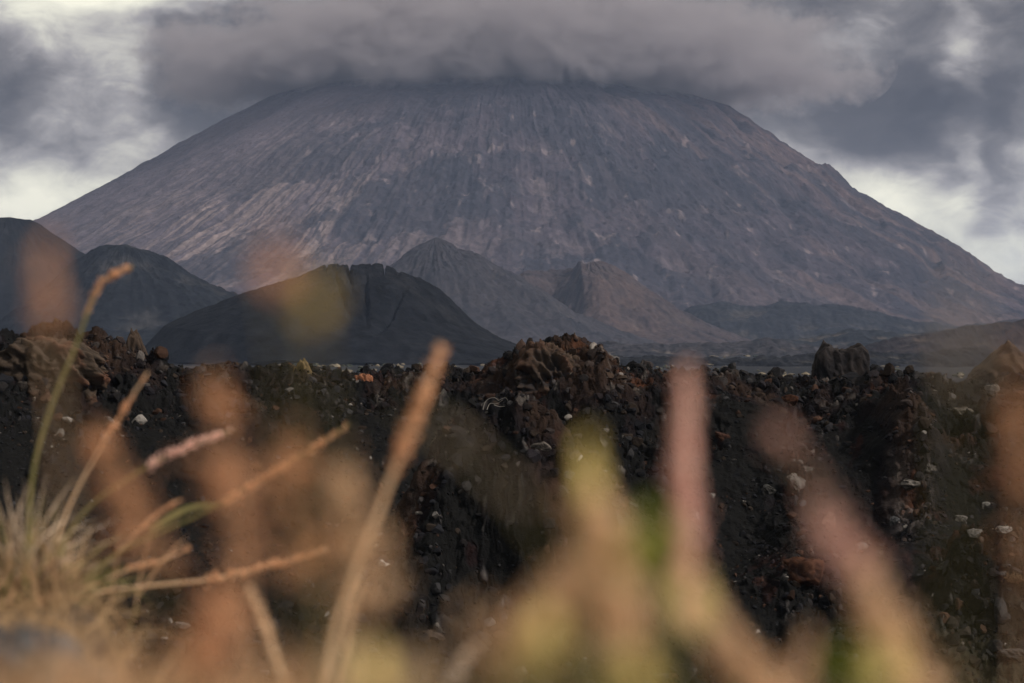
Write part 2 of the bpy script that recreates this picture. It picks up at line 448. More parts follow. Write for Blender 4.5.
def ridge_hill(name, outline, D, slope, nx, ny, detail, colour, mat, label, zbase=-26.0):
    """a long low ridge: the crest follows the outline, both sides fall away at the given slope"""
    k = S * D
    ox = np.array([p for p, q in outline]); oz = np.array([(CY - q) * k for p, q in outline])
    px = np.linspace(ox[0], ox[-1], nx)
    zr = np.interp(px, ox, oz)
    ker = np.hanning(max(5, nx // 30)); ker /= ker.sum()
    zr = np.convolve(np.pad(zr, len(ker) // 2, mode='edge'), ker, 'valid')[:nx]
    t = np.linspace(-1, 1, ny)
    W = np.maximum(zr - zbase, 1) / slope
    TT, PX = np.meshgrid(t, px, indexing='ij')
    ZR = zr[None, :]; WW = W[None, :]
    x = (PX - CX) * k; y = TT * WW
    f = 1 - np.abs(TT) ** 1.25
    z = zbase + (ZR - zbase) * f
    dz, m = detail(x, y, PX * .01, np.abs(y) + 60, z)
    z = z + dz * ss(1, .8, np.abs(TT))
    C = colour(x, y, PX * .01, np.abs(y), z, m)
    V = np.stack([x, y, z], -1).reshape(-1, 3)
    me = mesh_from(name, V, grid_faces(ny, nx), C.reshape(-1, 3))
    return link(name, me, mat, None, (0, D, 0), 'structure', label)
ridge_hill('hill', [(600, 352), (650, 330), (690, 306), (720, 303), (760, 306), (800, 303), (840, 304), (872, 311), (905, 320), (950, 326), (1040, 318), (1130, 322), (1250, 350)], 3900, .32, 620, 160,
           cone_detail(201, 13, 8, 80), cone_colour((.024, .026, .032), (.013, .015, .019), (.075, .065, .06), 201, speck=.7), M_ash2,
           'long low dark ridge below the right slope of the volcano')
ridge_hill('hill', [(640, 356), (700, 348), (760, 340), (800, 338), (850, 330), (900, 333), (960, 330), (1040, 334), (1150, 352)], 2700, .22, 520, 140,
           cone_detail(221, 8, 5, 60), cone_colour((.022, .025, .031), (.012, .014, .018), (.11, .092, .078), 221, speck=.8, wlight=.8), M_ash2,
           'mottled lava hill with pale sandy patches behind the blocky boulder')
ridge_hill('hill', [(420, 362), (500, 352), (560, 345), (610, 342), (660, 345), (700, 343), (760, 340), (810, 345), (870, 348), (930, 350), (1000, 352), (1120, 358)], 2300, .16, 620, 150,
           cone_detail(261, 7, 5, 55, None, .62), cone_colour((.040, .037, .043), (.018, .019, .023), (.15, .125, .11), 261, speck=.9, wlight=.75), M_ash2,
           'low lilac brown rise with pale sandy streaks at the foot of the cones')
ridge_hill('hill', [(540, 366), (600, 359), (660, 357), (720, 358), (790, 356), (850, 352), (900, 354), (960, 350), (1040, 352), (1160, 362)], 1350, .14, 620, 150,
           cone_detail(281, 5, 4, 40, None, .64), cone_colour((.016, .017, .021), (.009, .010, .012), (.10, .085, .07), 281, speck=.9, wlight=.55), M_ash2,
           'dark lava rise just behind the skyline of the lava slope')
ridge_hill('hill', [(830, 362), (852, 352), (880, 342), (905, 336), (940, 332), (965, 326), (1000, 321), (1040, 318), (1100, 322), (1200, 352)], 1900, .30, 460, 140,
           cone_detail(241, 5, 4, 50), cone_colour((.034, .028, .03), (.016, .015, .018), (.12, .092, .075), 241, speck=.6, wlight=.7), M_ash2,
           'low brown hill at the right edge behind the dark pointed mound')

# ------------------------------------------------------------------ the ground, one sheet: near brink, gully, lava slope, plain
CREST = np.array([(-400, 352), (-100, 345), (0, 352), (60, 356), (120, 366), (150, 371), (230, 372), (330, 372), (420, 372), (480, 368), (515, 362), (560, 360), (610, 366), (650, 371), (700, 374), (780, 377), (850, 382), (920, 382), (960, 384), (1020, 378), (1100, 372), (1400, 360)], float)
def slope_r(py):
    """distance of the plain slope seen at picture height py (used for placing the relief)"""
    rr = np.linspace(94, 126, 400); zz = base_slope(rr, -1.6)
    v = CY - zz / rr / S
    return np.interp(-py, -v, rr)
def base_slope(r, zc):
    t = np.clip((r - 94) / 31.0, 0, 1)
    return -17.0 + (zc + 17.0) * (t * .75 + .25 * ss(0, 1, t))
HUMPS = [  # px, py, half width px, half depth m, height m, ridge stretch
    (490, 560, 75, 2.6, 4.0), (560, 590, 70, 2.4, 3.3), (630, 620, 70, 2.2, 2.6), (430, 590, 50, 2.4, 1.6), (400, 640, 60, 2.5, 1.5),
    (905, 430, 30, 2.6, 1.7), (925, 458, 24, 1.6, 1.4), (880, 400, 40, 2.4, .5),
    (1010, 600, 90, 2.0, 2.6), (900, 650, 70, 1.6, 1.2), (1080, 560, 70, 2.5, 2.4),
    (560, 400, 60, 3.2, 1.4), (600, 440, 36, 3.0, 1.2), (670, 420, 40, 2.5, .8), (300, 395, 36, 2.5, .6),
    (60, 385, 80, 3.5, 1.3), (130, 385, 40, 2.0, .9), (820, 560, 60, 2.0, .9), (800, 600, 60, 1.6, .8), (740, 420, 50, 2.5, .7), (240, 600, 80, 2.0, .8),
    (200, 500, 90, 3.0, -.9), (430, 470, 60, 3.0, -1.3), (740, 520, 45, 3.4, -1.1), (860, 500, 40, 3.0, -1.6), (980, 490, 50, 2.5, -.7), (330, 520, 60, 3, -.9),
]
SCREE = [(240, 520, 120, 100), (120, 480, 60, 40), (430, 475, 62, 62), (395, 520, 40, 60), (745, 500, 42, 95), (855, 500, 44, 62), (885, 560, 50, 30), (990, 495, 55, 48), (1100, 480, 70, 60), (-60, 480, 90, 80), (700, 640, 60, 30)]
BROWN = [(560, 405, 85, 45, 1.), (640, 400, 60, 30, .7), (560, 545, 110, 36, 1.1), (650, 610, 80, 50, 1.), (395, 575, 50, 40, 1.), (800, 405, 70, 32, .9), (905, 440, 32, 60, .9), (1000, 620, 110, 60, .9), (90, 372, 75, 26, 1.), (300, 385, 60, 16, .7), (990, 490, 55, 48, .6), (815, 570, 40, 34, .9), (480, 385, 60, 18, .6), (720, 390, 50, 22, .6)]
def patches(px, v, L, p=4.0):
    k = 0
    for (a, b, c, d, *e) in L:
        k = k + (e[0] if e else 1.0) * np.exp(-np.abs((px - a) / c) ** p * .7 - np.abs((v - b) / d) ** p * .7)
    return k
def slope_v(px, r):
    zc = -(np.interp(px, CREST[:, 0], CREST[:, 1]) - CY) * S * 125
    return CY - base_slope(r, zc) / r / S
def terrain(az_, r, want_col=False):
    x = np.sin(az_) * r; y = np.cos(az_) * r
    px = CX + np.tan(np.clip(az_, -1.2, 1.2)) / S
    # near brink
    left = ss(190, 60, px)
    rb = 2.45 + 3.0 * left + .35 * pn(az_ * 9, az_ * 0 + 3, 301)
    zn = -.50 + (.05 - .025 * r) * left + .03 * fbm(x * 1.1, y * 1.1, 5, 303) - .0 * r
    drop = np.maximum(r - rb, 0)
    z = zn - drop * .95 * ss(0, 1.2, drop)
    z = np.maximum(z, -19 + 1.2 * fbm(x / 8, y / 8, 4, 305))
    # facing slope
    zc = -(np.interp(px, CREST[:, 0], CREST[:, 1]) - CY) * S * 125
    rw = r + 2.2 * fbm(x / 14, y / 14 + 3, 3, 311) * ss(60, 95, r) * ss(170, 130, r)
    zs = base_slope(rw, zc)
    hump = 0
    for (hx, hy, wx, wy, hh) in HUMPS:
        r0 = _hr[(hx, hy)]
        n = fbm(x / 3.2, y / 3.2, 4, 321)
        hump = hump + (1.45 if hh > 0 else 1.2) * hh * np.exp(-((px - hx) / wx + n * .25) ** 2 - ((r - r0) / wy + n * .25) ** 2)
    # scree (smooth) against broken aa lava (rough)
    wn = fbm(x / 5, y / 5, 4, 325)
    vv = slope_v(px, r)
    scree = np.clip(patches(px + wn * 45, vv + wn * 30, SCREE) * 1.6 - .25, 0, 1)
    rough = 1 - .90 * scree
    rg = ridged(x / 3.4, y / 3.4, 5, 331, .56); bl = billow(x / 1.5, y / 1.5, 5, 341, .6); fn = ridged(x / .7, y / .7, 4, 351, .6) - .6
    det = rough * ((rg - .6) * 1.5 + (.42 - bl) * .75 + fn * .38) + .07 * fn + .22 * fbm(x / 6, y / 6, 3, 361)
    zone = ss(80, 95, r)
    zs = zs + hump + (.75 * fbm(x / 9, y / 7, 3, 363) - .10) * rough * ss(104, 118, r) + det * (.55 + .45 * ss(96, 108, r))
    # beyond the crest the lava field sinks away to the plain
    far = ss(128, 900, r)
    zf = zc - .9 + .4 * fbm(x / 9, y / 9, 3, 371)
    lf = (ridged(x / 11, y / 11, 5, 381, .55) - .6) * 2.6
    zf = zf + lf * ss(128, 150, r) * ss(900, 300, r) * .6
    zf = lerp(zf, -13.5 + fbm(x / 120, y / 120, 4, 391) * 2.2, ss(130, 420, r))
    zs = lerp(zs, zf, ss(124, 134, r))
    z = np.where(r > 60, np.maximum(z, lerp(-19., zs, zone)), z)
    z = np.where(r > 134, zf, z)
    if not want_col: return z
    c = np.zeros(x.shape + (3,)); c[:] = (.0036, .0040, .0058)
    br = fbm(x / 5.5, y / 5.5, 5, 401, .6) * 1.4
    brz = patches(px + wn * 40, vv + wn * 26, BROWN, 2.0)
    c = mixc(c, (.023, .0145, .011), ss(-.1, .75, br + brz * .75 - .45) * (1 - .6 * scree))
    ru = fbm(x / 2.6 + 50, y / 2.6, 5, 411, .6)
    c = mixc(c, (.085, .032, .016), ss(.12, .5, ru) * np.clip(brz * .8, 0, 1) * .6)
    c = mixc(c, (.045, .04, .022), gs(px - 1000, r - 99, 130, 4) * .6)
    li = fbm(x / .8, y / .8, 4, 421, .65)
    c = mixc(c, (.15, .135, .125), ss(.26, .6, li + (rg - .6) * .5) * .38 * rough)
    c = mixc(c, (.10, .085, .08), gs(px - 915, r - 114, 20, 3) * .5 * ss(-.2, .3, li))
    # the far plain: blotchy sand, lava and scrub
    pf = fbm(x / 45, y / 160, 5, 431, .6)
    cf = np.zeros(x.shape + (3,)); cf[:] = (.018, .019, .023)
    cf = mixc(cf, (.07, .058, .05), ss(.05, .45, pf) * ss(700, 1500, r))
    cf = mixc(cf, (.008, .009, .011), ss(1300, 800, r) * .8)
    cf = mixc(cf, (.06, .05, .045), ss(.15, .6, fbm(x / 9, y / 40, 4, 433, .6)) * .6)
    c = lerp(c, cf, ss(135, 300, r)[..., None])
    # near edge: dusty brown soil
    cn = np.zeros(x.shape + (3,)); cn[:] = (.10, .07, .048)
    cn = mixc(cn, (.04, .035, .035), ss(0, .4, fbm(x * 6, y * 6, 4, 441)))
    c = lerp(cn, c, ss(4, 12, r)[..., None])
    return z, np.clip(c, .006, .6)
_hr = {}
for (hx, hy, *_r) in HUMPS:
    _hr[(hx, hy)] = float(slope_r(hy))
a_in = np.linspace(-R(15.2), R(15.2), 1180)
a_l = -np.concatenate([np.linspace(R(180), R(40), 40), np.linspace(R(38), R(15.6), 60)])
a_all = np.concatenate([a_l, a_in, -a_l[::-1][:-1]])
r_all = np.concatenate([[.02, .25, .5, .8], np.linspace(1.0, 6, 60), np.geomspace(6.3, 92, 40), np.linspace(93, 127, 470), np.linspace(127.2, 175, 150), np.geomspace(177, 1000, 90), np.geomspace(1030, 45000, 110)])
RR, AA = np.meshgrid(r_all, a_all, indexing='ij')
ZT, CT = terrain(AA, RR, True)
XT = np.sin(AA) * RR; YT = np.cos(AA) * RR
# break the heightfield look of the lava with sideways jitter (small overhangs)
jit = ss(94, 98, RR) * ss(150, 130, RR)
XT = XT + jit * .35 * fbm(XT / 1.3 + 9, ZT / 1.1, 4, 501, .6)
YT = YT - jit * .45 * np.abs(fbm(XT / 1.2, ZT / .9 + 4, 4, 511, .6))
ZT[RR > 20000] -= 0
me = mesh_from('ground', np.stack([XT, YT, ZT], -1).reshape(-1, 3), grid_faces(len(r_all), len(a_all), True)[:, ::-1], CT.reshape(-1, 3))
link('ground', me, M_ground, kind='structure', label='black and rust brown lava slope with loose scree, running out to the plain')

_rs = np.concatenate([np.linspace(94, 150, 1500)])
def hit(px, py):
    """where the line of sight to px, py meets the lava slope: world x, y, z"""
    a = math.atan((px - CX) * S)
    zz = terrain(np.full_like(_rs, a), _rs)
    line = -(py - CY) * S * _rs * math.cos(a)
    k = np.argmax(zz >= line)
    if zz[k] < line[k]: k = len(_rs) // 2
    r = _rs[k]
    return math.sin(a) * r, math.cos(a) * r, float(zz[k])

# ------------------------------------------------------------------ rocks
def ico(sub):
    import bmesh
    bm = bmesh.new(); bmesh.ops.create_icosphere(bm, subdivisions=sub, radius=1)
    V = np.array([v.co[:] for v in bm.verts]); F = np.array([[v.index for v in f.verts] for f in bm.faces]); bm.free()
    return V, F
ICO = {k: ico(k) for k in (1, 2, 3, 4, 5, 6)}
def n3(P, f, seed, o=4, gain=.55):
    a = fbm(P[:, 0] * f + P[:, 2] * f * .6, P[:, 1] * f - P[:, 2] * f * .45, o, seed, gain)
    b = fbm(P[:, 2] * f * 1.1 + 7, P[:, 0] * f * .7 + P[:, 1] * f * .5, o, seed + 50, gain)
    return (a + b) * .7
def rock_geo(size, seed, sub=5, prof=None, blocky=.5, amp=.28, fine=.10, freq=1.3, cuts=0):
    V, F = ICO[sub]; P = V.copy()
    m = np.abs(P).max(1, keepdims=True)
    P = P * (1 - blocky) + (P / m) * .86 * blocky
    q = n3(V, freq, seed, 3); q2 = n3(V, freq * 3.2, seed + 7, 4); rd = ridged(V[:, 0] * freq * 2 + V[:, 2], V[:, 1] * freq * 2 + V[:, 2] * .7, 4, seed + 9) - .6
    P = P * (1 + amp * q + fine * q2 + fine * 1.6 * rd)[:, None]
    gc = np.random.default_rng(seed + 5)
    for k in range(cuts):                            # broken faces
        nn = gc.standard_normal(3); nn /= np.linalg.norm(nn)
        P = P - .85 * np.maximum(P @ nn - gc.uniform(.4, .75), 0)[:, None] * nn
    if prof is not None:
        u = np.clip(P[:, 0], -1, 1); k = np.interp(u, [a for a, b in prof], [b for a, b in prof])
        P[:, 2] = np.where(P[:, 2] > 0, P[:, 2] * k, P[:, 2])
    P = P * np.array(size)
    return P, F, (q, q2, rd)
def rock(name, px, py, wpx, hpx, label, cat='rock', base=(.02, .019, .021), top=(.06, .05, .045), seed=1, prof=None, depth=None, r=None, group=None, sub=5, warm=None, dratio=.8, **kw):
    """a rock whose foot sits at px, py on the slope"""
    if r is None: x, y, z = hit(px, py)
    else:
        a = math.atan((px - CX) * S); x, y = math.sin(a) * r, math.cos(a) * r
        z = -(py - CY) * S * y
    sx = wpx * S * y / 2; sz = hpx * S * y * .80
    P, F, (q, q2, rd) = rock_geo((sx, sx * dratio, sz), seed, sub, prof, **kw)
    C = np.zeros((len(P), 3)); C[:] = base
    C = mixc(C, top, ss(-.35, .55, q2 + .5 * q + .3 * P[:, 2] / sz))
    if warm is not None: C = mixc(C, warm, ss(.05, .45, q + .3 * q2))
    C = C * (1 + .5 * q2)[:, None]
    me = mesh_from(name, P, F, np.clip(C, .004, .7), smooth=True)
    return link(name, me, M_stone, None, (x, y + sx * .2, z + sz * .12), None, label, cat, group)

BK = (.013, .013, .016); BR = (.04, .028, .021); RU = (.11, .045, .024); GR = (.07, .065, .065)
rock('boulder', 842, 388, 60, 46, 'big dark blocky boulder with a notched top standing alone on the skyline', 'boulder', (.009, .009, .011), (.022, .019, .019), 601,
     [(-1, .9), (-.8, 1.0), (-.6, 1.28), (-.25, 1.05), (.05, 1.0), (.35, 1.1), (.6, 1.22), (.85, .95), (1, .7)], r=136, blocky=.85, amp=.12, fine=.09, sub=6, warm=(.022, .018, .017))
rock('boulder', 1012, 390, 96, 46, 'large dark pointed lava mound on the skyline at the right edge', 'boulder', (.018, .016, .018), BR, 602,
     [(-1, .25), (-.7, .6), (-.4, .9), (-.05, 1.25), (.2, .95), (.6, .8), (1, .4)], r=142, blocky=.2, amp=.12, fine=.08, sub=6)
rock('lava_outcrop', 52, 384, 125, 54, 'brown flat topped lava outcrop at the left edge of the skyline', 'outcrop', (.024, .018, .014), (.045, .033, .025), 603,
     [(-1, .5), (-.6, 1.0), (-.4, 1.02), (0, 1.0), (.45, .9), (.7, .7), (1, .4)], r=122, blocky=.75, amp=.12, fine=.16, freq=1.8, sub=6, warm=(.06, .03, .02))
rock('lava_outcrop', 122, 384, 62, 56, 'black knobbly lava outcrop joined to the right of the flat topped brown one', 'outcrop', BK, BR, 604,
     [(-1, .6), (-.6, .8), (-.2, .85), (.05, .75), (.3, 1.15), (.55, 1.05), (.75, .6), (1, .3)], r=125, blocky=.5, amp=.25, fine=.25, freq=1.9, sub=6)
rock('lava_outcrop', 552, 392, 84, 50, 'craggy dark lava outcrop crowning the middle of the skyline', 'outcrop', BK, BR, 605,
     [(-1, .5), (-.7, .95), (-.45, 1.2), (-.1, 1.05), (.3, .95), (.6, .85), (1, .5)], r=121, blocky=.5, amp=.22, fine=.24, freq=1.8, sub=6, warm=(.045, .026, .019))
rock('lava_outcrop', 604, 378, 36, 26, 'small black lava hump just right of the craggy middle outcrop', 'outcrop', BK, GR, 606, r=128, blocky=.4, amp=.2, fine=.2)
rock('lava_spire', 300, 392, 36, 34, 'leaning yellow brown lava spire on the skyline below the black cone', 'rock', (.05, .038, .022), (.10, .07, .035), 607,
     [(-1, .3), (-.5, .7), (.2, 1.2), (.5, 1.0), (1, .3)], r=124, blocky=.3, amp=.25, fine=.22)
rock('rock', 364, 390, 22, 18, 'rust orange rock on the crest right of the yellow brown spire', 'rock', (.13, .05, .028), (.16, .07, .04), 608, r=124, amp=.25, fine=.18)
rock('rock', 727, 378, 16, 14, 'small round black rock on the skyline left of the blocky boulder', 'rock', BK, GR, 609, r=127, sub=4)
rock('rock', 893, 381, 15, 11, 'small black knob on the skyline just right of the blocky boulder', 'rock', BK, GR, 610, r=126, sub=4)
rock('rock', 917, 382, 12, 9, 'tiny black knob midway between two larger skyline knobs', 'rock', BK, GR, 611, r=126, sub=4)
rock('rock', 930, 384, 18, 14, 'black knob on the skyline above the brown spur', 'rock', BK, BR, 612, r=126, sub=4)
rock('rock', 560, 357, 10, 7, 'knob on top of the craggy middle outcrop', 'rock', BK, BR, 613, r=120.5, sub=4) if False else None
PALE = (.22, .20, .185); PINK = (.24, .15, .12); WHI = (.38, .36, .34)
pale = [
    (797, 486, 26, 22, PALE, 'crusty pale grey rock, largest of the pale ones on the brown strip of scree'),
    (829, 524, 30, 24, PINK, 'pinkish crusted rock below the largest pale grey one'),
    (862, 548, 16, 13, PALE, 'round pale rock on black scree right of the pinkish crusted rock'),
    (808, 470, 10, 8, PALE, 'small pale rock touching the top of the largest pale grey one'),
    (770, 490, 17, 14, (.12, .115, .11), 'grey rock on black scree left of the largest pale grey one'),
    (895, 522, 13, 10, (.16, .16, .17), 'blue grey rock alone in the middle of the black right scree'),
    (960, 520, 15, 14, PALE, 'pale crusty rock on the reddish right scree, upper of two'),
    (975, 536, 19, 11, PALE, 'flat pale rock on the reddish right scree, lower of two'),
    (1006, 532, 20, 12, WHI, 'whitest rock, by the right edge below the scree'),
    (985, 507, 11, 8, WHI, 'small whitish rock above the two pale ones on the reddish scree'),
    (945, 566, 22, 12, (.15, .14, .13), 'long grey rock at the foot of the reddish scree'),
    (963, 414, 26, 12, (.24, .21, .18), 'long pale curved rock high on the right under the skyline'),
    (992, 392, 16, 12, (.24, .22, .20), 'pale grey rock on the skyline beside the dark pointed mound'),
    (915, 484, 26, 14, (.26, .23, .21), 'pale broken rock at the lower tip of the brown spur'),
    (930, 470, 14, 18, (.17, .15, .14), 'upright grey rock on the right side of the spur tip'),
    (541, 449, 26, 14, (.22, .19, .17), 'pale lichened rock in the middle of the slope below the craggy outcrop'),
    (667, 420, 12, 16, (.12, .115, .115), 'upright grey rock on the slope left of the pink plume'),
    (712, 496, 8, 7, WHI, 'tiny white stone beside the black scree right of the pink plume'),
    (700, 446, 9, 6, (.13, .08, .05), 'small brown stone high on the slope right of the pink plume'),
    (540, 384, 11, 6, WHI, 'white chip at the foot of the craggy middle outcrop'),
    (20, 388, 20, 11, (.10, .085, .075), 'grey brown slab below the flat topped outcrop'),
    (146, 360, 14, 8, (.12, .08, .055), 'light brown cap rock on the right end of the black knobbly outcrop'),
    (805, 575, 52, 34, (.11, .048, .027), 'big rust orange crumbling rock below the pinkish crusted one'),
    (790, 402, 22, 12, (.10, .045, .028), 'rust brown rock under the blocky boulder'),
    (430, 640, 26, 14, (.13, .10, .085), 'light brown rock low on the near hump in the bottom middle'),
    (612, 628, 30, 18, (.16, .13, .11), 'pale brown rock at the right end of the near hump'),
    (1012, 655, 34, 12, (.13, .11, .10), 'light slab in the bottom right corner'),
    (910, 672, 24, 10, (.15, .13, .12), 'pale slab at the bottom right, left of the corner slab'),
    (725, 438, 20, 12, (.10, .05, .035), 'reddish rock on the slope between the pink plume and the black scree'),
    (468, 500, 9, 6, (.13, .11, .10), 'small grey stone on the smooth scree above the near hump'),
]
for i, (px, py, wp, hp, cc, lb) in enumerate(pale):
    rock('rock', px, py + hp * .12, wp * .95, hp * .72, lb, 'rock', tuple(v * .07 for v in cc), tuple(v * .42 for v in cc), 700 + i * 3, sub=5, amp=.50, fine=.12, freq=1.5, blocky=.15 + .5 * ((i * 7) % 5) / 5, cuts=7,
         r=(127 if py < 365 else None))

# loose stones, far too many to count
def rubble():
    N = 120000
    px = rng.uniform(-160, 1190, N); rr = 95 + 36 * rng.random(N) ** .9
    a = np.arctan((px - CX) * S)
    zz = terrain(a, rr)
    x = np.sin(a) * rr; y = np.cos(a) * rr
    scree = patches(px, slope_v(px, rr), SCREE)
    clump = fbm(x / 4, y / 4, 4, 801) + .3
    s = .022 + .07 * rng.random(N) ** 2.2 + .26 * rng.random(N) ** 11
    s = s * np.where(scree > .4, .6, 1.0 + .4 * np.clip(clump, 0, 1))
    keep = (rng.random(N) < np.where(scree > .4, .62, .26 + clump * 1.1))
    x, y, zz, s, scree = x[keep], y[keep], zz[keep], s[keep], scree[keep]
    pal = np.array([(.0075, .0078, .0105), (.013, .0115, .012), (.024, .017, .013), (.045, .023, .015), (.030, .029, .031), (.10, .09, .085), (.22, .20, .185)])
    gcol = terrain(np.arctan2(x, y), np.hypot(x, y), True)[1]
    pr = np.array([.42, .23, .15, .07, .11, .026, .008]); ci = rng.choice(7, len(s), p=pr / pr.sum())
    def build(sel, sub, o):
        V1, F1 = ICO[sub]; temps = []
        g9 = np.random.default_rng(77)
        for k in range(24):
            q = n3(V1, 1.2, 900 + k, o); g = rng.random(3) * .7 + .6
            P = V1 * (1 + .45 * q)[:, None]
            for c in range(7):                       # fracture faces
                nn = g9.standard_normal(3); nn /= np.linalg.norm(nn); lim = g9.uniform(.45, .8)
                ov = np.maximum(P @ nn - lim, 0); P = P - ov[:, None] * nn
            temps.append(P * (1 + .03 * rng.standard_normal((len(V1), 1))) * g * 1.15)
        temps = np.array(temps); n = int(sel.sum())
        ti = rng.integers(0, 24, n); ang = rng.random(n) * 6.283
        P = temps[ti]; ca, sa = np.cos(ang)[:, None], np.sin(ang)[:, None]
        X_ = P[:, :, 0] * ca - P[:, :, 1] * sa; Y_ = P[:, :, 0] * sa + P[:, :, 1] * ca
        ssel = s[sel]
        P = np.stack([X_, Y_, P[:, :, 2] * .85], -1) * ssel[:, None, None] + np.stack([x[sel], y[sel] - ssel * .1, zz[sel] + ssel * .05], -1)[:, None, :]
        F = (F1[None] + (np.arange(n) * len(V1))[:, None, None]).reshape(-1, 3)
        C = .62 * pal[ci[sel]] + .42 * gcol[sel] if sub > 1 else pal[ci[sel]]
        C = C * (1 + .3 * rng.standard_normal(n))[:, None]
        return P.reshape(-1, 3), F, np.repeat(np.clip(C, .005, .5), len(V1), axis=0)
    Va, Fa, Ca = build(s <= .05, 1, 2); Vb, Fb, Cb = build(s > .05, 2, 4)
    me = mesh_from('lava_rubble', np.concatenate([Va, Vb]), np.concatenate([Fa, Fb + len(Va)]), np.concatenate([Ca, Cb]), smooth=False)
    link('lava_rubble', me, M_stone, kind='stuff', label='loose lava stones and clinker scattered over the black slope', cat='rubble')
rubble()

# straw coloured scrub dotted over the plain and hill feet
def scrub():
    N = 2600
    px = rng.uniform(-100, 1120, N); rr = np.exp(rng.uniform(np.log(900), np.log(3300), N))
    a = np.arctan((px - CX) * S); x = np.sin(a) * rr; y = np.cos(a) * rr
    k = fbm(x / 90, y / 300, 3, 821) > -.02
    x, y, rr, a = x[k], y[k], rr[k], a[k]; n = len(x)
    z = terrain(a, rr); s = rng.uniform(.3, 1.3, n) * (1 + rr / 2500)
    V1, F1 = ICO[1]
    J = 1 + .3 * rng.standard_normal((n, len(V1), 1))
    P = V1[None] * J * s[:, None, None] * np.array([1, 1, .6]) + np.stack([x, y, z + s * .2], -1)[:, None, :]
    pal = np.array([(.15, .125, .09), (.06, .06, .045), (.03, .034, .028), (.10, .085, .065)])
    C = np.repeat(pal[rng.integers(0, 4, n)], len(V1), axis=0)
    me = mesh_from('scrub', P.reshape(-1, 3), (F1[None] + (np.arange(n) * len(V1))[:, None, None]).reshape(-1, 3), C, False)
    link('scrub', me, M_ash2, kind='stuff', label='pale dots of dry scrub on the plain at the foot of the cones', cat='scrub')
scrub()

# ------------------------------------------------------------------ near plants
def P3(px, py, d):
    return np.array([(px - CX) * S * d, d, (CY - py) * S * d])
def zground(x, y):
    return float(terrain(np.array([math.atan2(x, y)]), np.array([math.hypot(x, y)]))[0])
def smooth_path(pts, n=24):
    P = np.array(pts); P = np.vstack([2 * P[0] - P[1], P, 2 * P[-1] - P[-2]])
    out = []
    segs = len(P) - 3
    for i in range(segs):
        for t in np.linspace(0, 1, max(3, n // segs), endpoint=(i == segs - 1)):
            a, b, c, d = P[i:i + 4]
            out.append(.5 * ((2 * b) + (c - a) * t + (2 * a - 5 * b + 4 * c - d) * t * t + (3 * b - a - 3 * c + d) * t ** 3))
    return np.array(out)
def tube(path, r0, r1, k=6):
    n = len(path); V = []
    for i, p in enumerate(path):
        t = path[min(i + 1, n - 1)] - path[max(i - 1, 0)]; t /= np.linalg.norm(t) + 1e-9
        u = np.cross(t, (0.1, 1, 0.03)); u /= np.linalg.norm(u) + 1e-9; v = np.cross(t, u)
        r = r0 + (r1 - r0) * i / (n - 1)
        for j in range(k):
            a = 6.283 * j / k; V.append(p + r * (u * math.cos(a) + v * math.sin(a)))
    return np.array(V), grid_faces(n, k, True)
def spikelets(path, rad, n, ln, wd, seed, spread=.5, taper=True):
    """small pointed florets standing off an axis: a grass head"""
    g = np.random.default_rng(seed)
    L = len(path)
    nb = max(5, n // 14); fb = g.beta(1.25, 1.5, nb)                   # side branches of the panicle
    bi = g.integers(0, nb, n)
    f = np.clip(np.where(g.random(n) < .35, g.beta(1.1, 1.4, n), fb[bi] + g.normal(0, .035, n)) if taper else g.random(n), .001, .999) * (L - 1.001); i = f.astype(int); u = (f - i)[:, None]
    p = path[i] * (1 - u) + path[i + 1] * u
    bo = g.standard_normal((nb, 3)) * rad * .42
    if taper: p = p + bo[bi] * (1.0 - .75 * f / L)[:, None] * g.random((n, 1))
    t = path[i + 1] - path[i]; t /= np.linalg.norm(t, axis=1, keepdims=True) + 1e-9
    a = g.standard_normal((n, 3)); a -= (a * t).sum(1, keepdims=True) * t; a /= np.linalg.norm(a, axis=1, keepdims=True) + 1e-9
    env = .25 + .75 * (1 - f / (L - 1)) ** .7 if taper else np.ones(n)
    off = (np.abs(g.normal(0, .38, n)) * rad * env)[:, None]
    d = t * (1 - spread) + a * spread + .15 * g.standard_normal((n, 3)); d /= np.linalg.norm(d, axis=1, keepdims=True)
    b = p + a * off - d * ln * .3
    l = (ln * (.6 + .8 * g.random(n)))[:, None]; w_ = (wd * (.6 + .8 * g.random(n)))[:, None]
    s1 = np.cross(d, a); s1 /= np.linalg.norm(s1, axis=1, keepdims=True) + 1e-9; s2 = np.cross(d, s1)
    V = np.stack([b, b + d * l * .4 + s1 * w_, b + d * l * .4 + s2 * w_, b + d * l * .4 - s1 * w_, b + d * l * .4 - s2 * w_, b + d * l], 1)
    Fq = np.array([(0, 2, 1), (0, 3, 2), (0, 4, 3), (0, 1, 4), (5, 1, 2), (5, 2, 3), (5, 3, 4), (5, 4, 1)])
    F = Fq[None] + (np.arange(n) * 6)[:, None, None]
    return V.reshape(-1, 3), F.reshape(-1, 3)
def blade(path, w0, fold=.25):
    n = len(path); V = []
    for i, p in enumerate(path):
        t = path[min(i + 1, n - 1)] - path[max(i - 1, 0)]; t /= np.linalg.norm(t) + 1e-9
        s_ = np.cross(t, (0.05, 1, .02)); s_ /= np.linalg.norm(s_) + 1e-9
        q = i / (n - 1); w_ = w0 * (min(1, .45 + q * 2.2) * (1 - q ** 2.2)) + .0001
        V += [p - s_ * w_, p + np.cross(t, s_) * w_ * fold, p + s_ * w_]
    V = np.array(V); F = grid_faces(n, 3)
    return V, F
